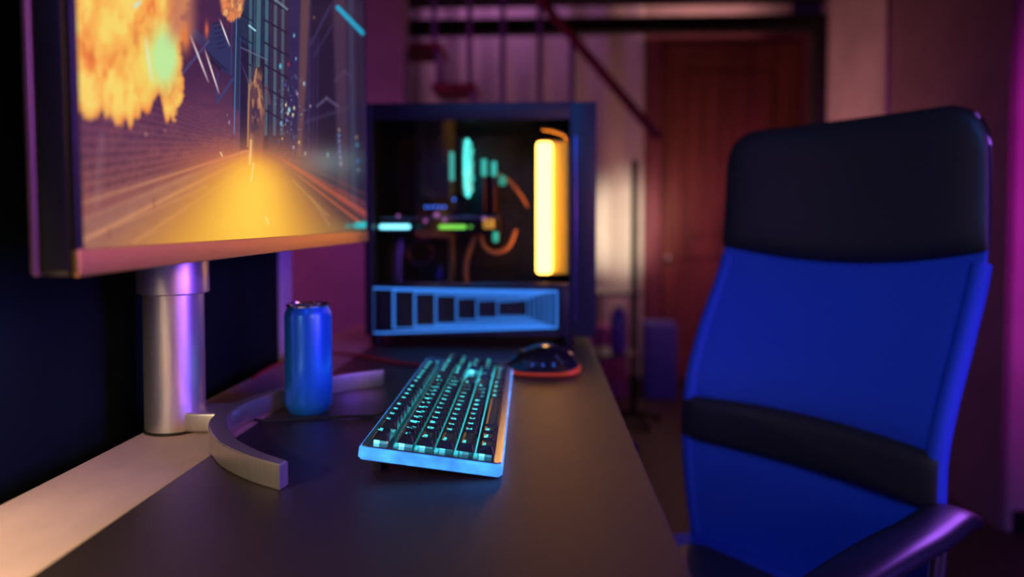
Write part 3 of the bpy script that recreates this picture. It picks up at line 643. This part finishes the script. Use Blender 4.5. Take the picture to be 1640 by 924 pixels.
# infinity mirror: inner reflections built as glowing frames set one behind the other
def mir(px, py): return (-.339 + (px-595)*(.3695/298.), .8672 - (py-460.5)*(.0932/74.5))
left = [595, 628.5, 662, 695.5, 729, 762, 795]; right = [893, 884, 876, 868, 860, 853, 846]
def edge_top(px, k): return 460.5 + (px-595)*(3.5/298)
frames_px = [((595, 460.5), (893, 464.5), (893, 524), (595, 535))]
tops_l = [460.5, 464, 468.5, 472.5, 477, 481.5, 484]; bots_l = [535, 528, 524.5, 521, 515, 512, 509]
tops_r = [464.5, 466, 468, 471, 474, 477, 480]; bots_r = [524, 522.5, 519.5, 517, 514, 511.5, 509]
for k in range(7):
    L0, L1 = mir(left[k], tops_l[k]), mir(left[k], bots_l[k]); R0_, R1_ = mir(right[k], tops_r[k]), mir(right[k], bots_r[k])
    wv = .0032*(1-.05*k); ww = .0040*(1-.06*k); y0 = CY0+.0015+.0042*k; y1 = y0+.003
    o_ = [L0, R0_, R1_, L1]; i_ = [(L0[0]+ww, L0[1]-wv), (R0_[0]-wv, R0_[1]-wv), (R1_[0]-wv, R1_[1]+wv), (L1[0]+ww, L1[1]+wv)]
    b = MB(); vs = []
    for q in (o_, i_):
        for yy in (y0, y1): vs += [(x, yy, z) for x, z in q]
    fs = []
    for j in range(4):
        n_ = (j+1) % 4
        fs += [(j, n_, 8+n_, 8+j), (4+n_, 4+j, 12+j, 12+n_), (j, 4+j, 4+n_, n_), (8+n_, 12+n_, 12+j, 8+j)]
    b.add(vs, fs); s_ = 1.0*(.93**k)
    b.build('infinity_frame', glow('infinity_blue_%d' % k, (.035*s_, .24*s_, .95*s_), 1.0 if k else 1.15), pc, smooth=False)
# interior
IN_board = mat('circuit_board', (.012, .012, .02), .5, noise=.6, nscale=60, col2=(.04, .02, .05))
mb_ = MB().box(-.325, -.055, CY1-.040, CY1-.031, .90, 1.19).build('motherboard', IN_board, pc, smooth=False)
b = MB()
for i in range(9): b.box(-.262, -.198, 1.472, 1.529, 1.055+.013*i, 1.062+.013*i, .0006)
b.box(-.255, -.205, 1.49, 1.529, 1.05, 1.175); b.build('heatsink', mat('heatsink_metal', (.18, .12, .20), .35, .9), pc, smooth=False)
# cooling fan facing the front: ring light, hub and blades
fc_ = Vector((-.158, 1.455, 1.113))
fan = MB()
def ringX(b, c, r, tr, n=40, m_=8):
    rr = [[c+Vector((tr*math.cos(2*PI*j/m_), (r+tr*math.sin(2*PI*j/m_))*math.cos(2*PI*i/n), (r+tr*math.sin(2*PI*j/m_))*math.sin(2*PI*i/n))) for j in range(m_)] for i in range(n)]
    rr.append(rr[0]); b.rings(rr, caps=False)
ringX(fan, fc_, .060, .0024); fan.build('cooler_fan_ring', glow('fan_ring_cyan', (.10, .95, .80), 2.4), pc)
b = MB(); b.tube([fc_-Vector((.010, 0, 0)), fc_+Vector((.009, 0, 0))], .018, 28)
for i in range(9):
    a = 2*PI*i/9; c_, s_ = math.cos(a), math.sin(a)
    b.add([fc_+Vector((dx, r*c_-t*s_, r*s_+t*c_)) for (dx, r, t) in ((-.006, .017, -.004), (.006, .017, .008), (.008, .052, .016), (-.008, .052, -.006), (-.005, .017, -.004), (.0072, .017, .008), (.0092, .052, .016), (-.0068, .052, -.006))], [(0,1,2,3),(4,7,6,5),(0,4,5,1),(1,5,6,2),(2,6,7,3),(3,7,4,0)])
b.build('cooler_fan_blades', mat('lit_fan_blades', (.5, .9, .85), .3, emit=(.10, .9, .75), es=.9), pc)
b = MB(); b.box(-.176, -.163, 1.395, 1.52, 1.052, 1.175, .003); b.build('cooler_fan_frame', M['black_plastic'], pc)
for xx, zz0, zz1, m_ in ((-.122, 1.05, 1.140, 0), (-.101, 1.05, 1.135, 1)):
    b = MB(); b.box(xx-.0035, xx+.0035, 1.452, 1.528, zz0-.03, zz1-.030, .001); b.box(xx-.0037, xx+.0037, 1.440, 1.452, zz0-.03, zz0+.045, .001)
    rs = b.build('memory_stick', mat('memory_heatsink_%d' % m_, (.18, .05, .05), .4, .6), pc)
    MB().box(xx-.0055, xx+.0055, 1.432, 1.4405, zz0+.045, zz1-.010, .002).build('light_bar', glow('memory_glow_%d' % m_, (.05, .70, .55), 1.0), rs)
MB().box(-.193, -.185, 1.42, 1.44, 1.085, 1.145, .003).build('cooler_light', glow('cooler_glow', (.04, .65, .55), .9), pc)
b = MB()
for x, z in ((-.246, 1.030), (-.236, 1.030), (-.226, 1.031), (-.216, 1.030), (-.206, 1.030), (-.186, 1.046)): b.lathe([(.0, -.0036), (.0036, 0), (.0, .0036)], (x, 1.44, z), 12, caps=False)
b.build('blue_board_lights', glow('board_blue', (.03, .18, 1.0), 2.0), pc)
b = MB(); b.box(-.250, -.192, 1.425, 1.45, 1.012, 1.026, .002); b.build('chipset_cover', M['gloss_black'], pc)
# graphics card
gp = MB(); gp.box(-.333, -.085, 1.375, 1.525, .972, 1.012, .004); gpo = gp.build('graphics_card', mat('graphics_card_shroud', (.035, .018, .045), .3, .5), pc)
MB().box(-.334, -.090, 1.372, 1.3755, 1.004, 1.009, .001).build('card_edge', mat('card_edge_metal', (.35, .25, .45), .3, .9), gpo)
sub(MB().box(-.329, -.266, 1.366, 1.3745, .9835, .9925, .004).build('light_bar', glow('card_bar_white_cyan', (.22, .85, 1.0), 3.2), gpo), 'white-cyan glowing bar')
sub(MB().box(-.208, -.152, 1.366, 1.3745, .9835, .9915, .004).build('light_bar', glow('card_bar_green', (.22, .80, .08), 1.6), gpo), 'green glowing bar')
b = MB(); b.lathe([(0, -.0045), (.0045, 0), (0, .0045)], (-.143, 1.368, .9878), 14, caps=False); b.build('power_light', glow('card_dot_green', (.12, .5, .08), 1.2), gpo)
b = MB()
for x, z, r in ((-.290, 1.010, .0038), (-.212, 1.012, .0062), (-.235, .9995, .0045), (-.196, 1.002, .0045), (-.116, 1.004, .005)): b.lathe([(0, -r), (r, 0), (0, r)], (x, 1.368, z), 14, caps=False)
b.build('pink_glow_dots', glow('card_dots_pink', (.55, .16, .60), .9), gpo)  # small dots emitting pink along the card
sub(MB().box(-.118, -.096, 1.36, 1.38, .984, 1.003, .003).build('power_plug', mat('yellow_plug', (.85, .45, .06), .4, emit=(.9, .45, .06), es=.55), gpo), 'yellow power plug')
MB().box(-.099, -.088, 1.37, 1.385, .957, .978, .004).build('card_corner_light', glow('card_corner_green', (.04, .62, .42), 1.0), gpo)
# tubes and cables inside
CB = mat('orange_sleeved_cable', (.60, .20, .10), .45, bump=.2)
MB().tube(curve_pts([(-.135, 1.40, .975), (-.152, 1.395, .93), (-.158, 1.40, .90), (-.157, 1.41, .87)], 8), .0055, 10).build('sleeved_cable', CB, pc)
MB().tube(curve_pts([(-.128, 1.40, .98), (-.120, 1.39, .950), (-.098, 1.39, .935), (-.07, 1.40, .945), (-.055, 1.43, .98)], 8), .0045, 10).build('sleeved_cable', CB, pc)
MB().tube(curve_pts([(-.092, 1.46, 1.10), (-.07, 1.45, 1.085), (-.045, 1.44, 1.055), (-.03, 1.45, 1.03)], 8), .0035, 10).build('sleeved_cable', CB, pc)
MB().box(-.0905, -.0760, 1.43, 1.445, 1.075, 1.095, .004).build('fan_connector', glow('connector_green', (.03, .50, .35), .8), pc)
MB().tube(curve_pts([(-.19, 1.42, .97), (-.188, 1.41, .92), (-.19, 1.41, .87)], 8), .0075, 10).build('sleeved_cable', mat('brown_cable', (.25, .12, .08), .6, bump=.1), pc)
ringm = MB(); 
cR = Vector((-.258, 1.44, .933)); rr_ = [[cR+Vector(((.026+.002*math.cos(2*PI*j/8))*math.cos(2*PI*i/28), .002*math.sin(2*PI*j/8), (.026+.002*math.cos(2*PI*j/8))*math.sin(2*PI*i/28))) for j in range(8)] for i in range(28)]; rr_.append(rr_[0])
ringm.rings(rr_, caps=False); ringm.build('pump_ring', mat('pump_ring_violet', (.20, .08, .25), .3, .5), pc)
b = MB()
for x, z in ((-.275, .917), (-.247, .919)): b.lathe([(0, -.004), (.004, 0), (0, .004)], (x, 1.40, z), 14, caps=False)
b.build('screw_heads', mat('bright_screws', (.8, .6, .7), .15, 1.), pc)
# the intake fans by the front: radiator body and the tall yellow light strip
MB().box(-.010, .074, 1.40, 1.525, .890, 1.165, .004).build('front_radiator', mat('warm_grey_radiator', (.42, .34, .22), .55), pc)
MB().box(-.0115, .0205, 1.385, 1.400, .892, 1.160, .0072).build('light_strip', glow('strip_warm_white', (1.0, .44, .060), 16.0), pc)
MB().box(.0215, .0510, 1.398, 1.4005, .892, 1.16, .001).build('diffuser_panel', mat('amber_diffuser', (.80, .50, .10), .5, emit=(.50, .23, .008), es=.75), pc)
MB().tube(curve_pts([(.0, 1.39, 1.186), (.02, 1.385, 1.182), (.045, 1.38, 1.172), (.05, 1.385, 1.16)], 6), .004, 10).build('strip_wire', mat('strip_wire_copper', (.6, .32, .12), .35, .6), pc)

# ------------------------------------------------------------------ office chair
CH = Vector((.411, 1.127, 0)); CR = math.radians(-50.3)
ch = thing('office_chair', 'high-backed office chair in blue mesh with black leather headrest and lumbar band', 'chair', CH, (0, 0, CR))
Bl = mat('blue_chair_mesh', (.035, .10, .58), .60, noise=.12, nscale=900, bump=.9, bscale=1100, spec=.3)
Le = mat('black_leather', (.034, .026, .024), .46, bump=.25, bscale=300)
Pl = mat('black_chair_plastic', (.014, .014, .02), .34, spec=.4)
Chm = mat('chrome', (.85, .85, .85), .24, 1.)
def dback(z):
    zs = [.36, .42, .50, .59, .66, .72, .80, .90, .945, 1.05, 1.18]; ds = [.030, .020, .006, .0, .0, .018, .058, .118, .134, .140, .138]
    return float(np.interp(z, zs, ds))
def dsm(z): return sum(dback(z+o) for o in (-.03, -.015, 0, .015, .03))/5
def hw_(z): return float(np.interp(z, [.36, .59, .66, .80, .945, 1.05, 1.18], [.213, .220, .220, .226, .227, .224, .220]))
def patch(name, m, zlo, zhi, th, off, nz=18, parent=ch, bulge=0., infl=0.):
    b = MB(); NS = 28; rings = []
    for i in range(nz+1):
        v = i/nz
        ring = []
        def P_(s, side):
            z = zlo(s)+(zhi(s)-zlo(s))*v
            e = (1-(2*v-1)**8)
            h = hw_(z)+infl
            y = dsm(z) + .040*(1-s*s)
            ff = math.sqrt(max(0, 1-abs(s)**10))
            t_ = th*(.25+.75*ff)*(.55+.45*e)
            yy = y - off*(1 if side < 0 else 0) + (t_/2)*side - (bulge*e*(1-s**4) if side < 0 else 0)
            return Vector((s*h, yy, z))
        ss = [math.sin(PI/2*(-1+2*j/NS)) for j in range(NS+1)]
        ring = [P_(s, -1) for s in ss] + [P_(s, 1) for s in ss[::-1]]
        rings.append(ring)
    b.rings(rings); return b.build(name, m, parent, world=False, angle=60)
hb = lambda s: .952 - .026*(1-s*s)
ht = lambda s: 1.172 - .064*(1-math.sqrt(max(0, 1-(max(0, abs(s)-.74)/.26)**2))) + .004*(1-s*s)
bt = lambda s: .670 + .004*(1-s*s); bb = lambda s: .590 - .004*(1-s*s)
patch('lower_mesh', Bl, lambda s: .345, bb, .026, 0, 8)
patch('lumbar_band', Le, bb, bt, .036, .002, 12, bulge=.006)
patch('upper_mesh', Bl, bt, hb, .026, 0, 22)
patch('headrest', Le, hb, ht, .040, .003, 24, bulge=.010, infl=.003)
for sx in (-1, 1):
    MB().tube([Vector((sx*(hw_(z)-.008), dsm(z)+.004, z)) for z in np.linspace(.40, .93, 30)], .0145, 12).build('back_frame', Bl, ch, world=False)
# seat
def seat_ring(k, z0, z1, x, y0, y1, r, n=6): return [(px_, py_, z0) for px_, py_ in rrect(-x, x, y0, y1, r, n)]
b = MB(); sr = []
for z, ins in ((.335, .02), (.345, .004), (.375, 0), (.395, .006), (.404, .022)): sr.append([(px_, py_, z-(.02*max(0, (-py_-.36)/.12))) for px_, py_ in rrect(-.245+ins, .245-ins, -.47+ins, .055-ins, .06, 6)])
b.rings(sr); b.build('seat', Bl, ch, world=False)
b = MB(); sr = []
for z, ins in ((.400, 0), (.409, .002), (.413, .012)): sr.append([(px_, py_, z-(.02*max(0, (-py_-.36)/.12))) for px_, py_ in rrect(-.185+ins, .185-ins, -.44+ins, -.015-ins, .04, 6)])
b.rings(sr); sub(b.build('seat_pad', Le, ch, world=False), 'black leather centre of the seat')
# armrests with chrome supports
for sx in (-1, 1):
    fw = 0 if sx > 0 else -.12
    path = curve_pts([(sx*.247, fw+.008, .580), (sx*.249, fw-.012, .596), (sx*.249, fw-.045, .606), (sx*.247, fw-.12, .602), (sx*.242, fw-.20, .600), (sx*.236, fw-.30, .594), (sx*.232, fw-.37, .586), (sx*.232, fw-.40, .570)], 6)
    b = MB(); rr = []
    for i, p in enumerate(path):
        t = i/(len(path)-1); w_ = .010+.023*math.sin(PI*min(1, max(0, t*1.0+.0)))**.40 if 0 < t < 1 else .008
        h_ = .0075+.0055*math.sin(PI*t)**.5
        tg = (path[min(i+1, len(path)-1)]-path[max(i-1, 0)]).normalized(); sd = tg.cross(Vector((0, 0, 1))).normalized(); un_ = sd.cross(tg).normalized()
        rr.append([p + sd*w_*math.copysign(abs(math.cos(a))**.8, math.cos(a)) + un_*h_*math.copysign(abs(math.sin(a))**.75, math.sin(a)) for a in [2*PI*j/20 for j in range(20)]])
    b.rings(rr); ar = b.build('armrest', Pl, ch, world=False, angle=70)
    b = MB(); b.tube([(sx*.246, fw-.060, .600), (sx*.246, fw-.066, .582), (sx*.246, fw-.070, .570)], [.019, .017, .012], 14); b.build('support_socket', Pl, ar, world=False)
    for dy in (-.012, .010):
        b = MB(); b.tube(curve_pts([(sx*.246, fw-.066+dy, .585), (sx*.246, fw-.085+dy, .50), (sx*.243, fw-.12+dy, .40), (sx*.22, fw-.15+dy, .34), (sx*.10, fw-.17+dy, .328)], 6), .0065, 12); b.build('chrome_support', Chm, ar, world=False)
b = MB(); b.box(-.09, .09, -.30, -.08, .300, .337, .01); b.build('tilt_mechanism', Pl, ch, world=False)
b = MB(); b.box(-.035, .035, -.10, .112, .305, .325, .004); b.box(-.035, .035, .095, .112, .305, .60, .004); b.build('back_support_bar', Pl, ch, world=False)
b = MB(); b.lathe([(.028, .08), (.028, .20), (.018, .201), (.018, .302)], (0, -.2, 0), 24); b.build('gas_lift', Chm, ch, world=False)
for k in range(5):
    a = 2*PI*k/5+.3; c_, s_ = math.cos(a), math.sin(a)
    b = MB(); b.tube([(.02*c_, -.2+.02*s_, .105), (.15*c_, -.2+.15*s_, .092), (.27*c_, -.2+.27*s_, .066)], [.026, .020, .013], 12); leg = b.build('leg', Pl, ch, world=False)
    b = MB(); b.tube([(.27*c_-.012*s_, -.2+.27*s_+.012*c_, .027), (.27*c_+.012*s_, -.2+.27*s_-.012*c_, .027)], .026, 20); b.tube([(.27*c_, -.2+.27*s_, .03), (.27*c_, -.2+.27*s_, .07)], .006); b.build('caster', Pl, leg, world=False)
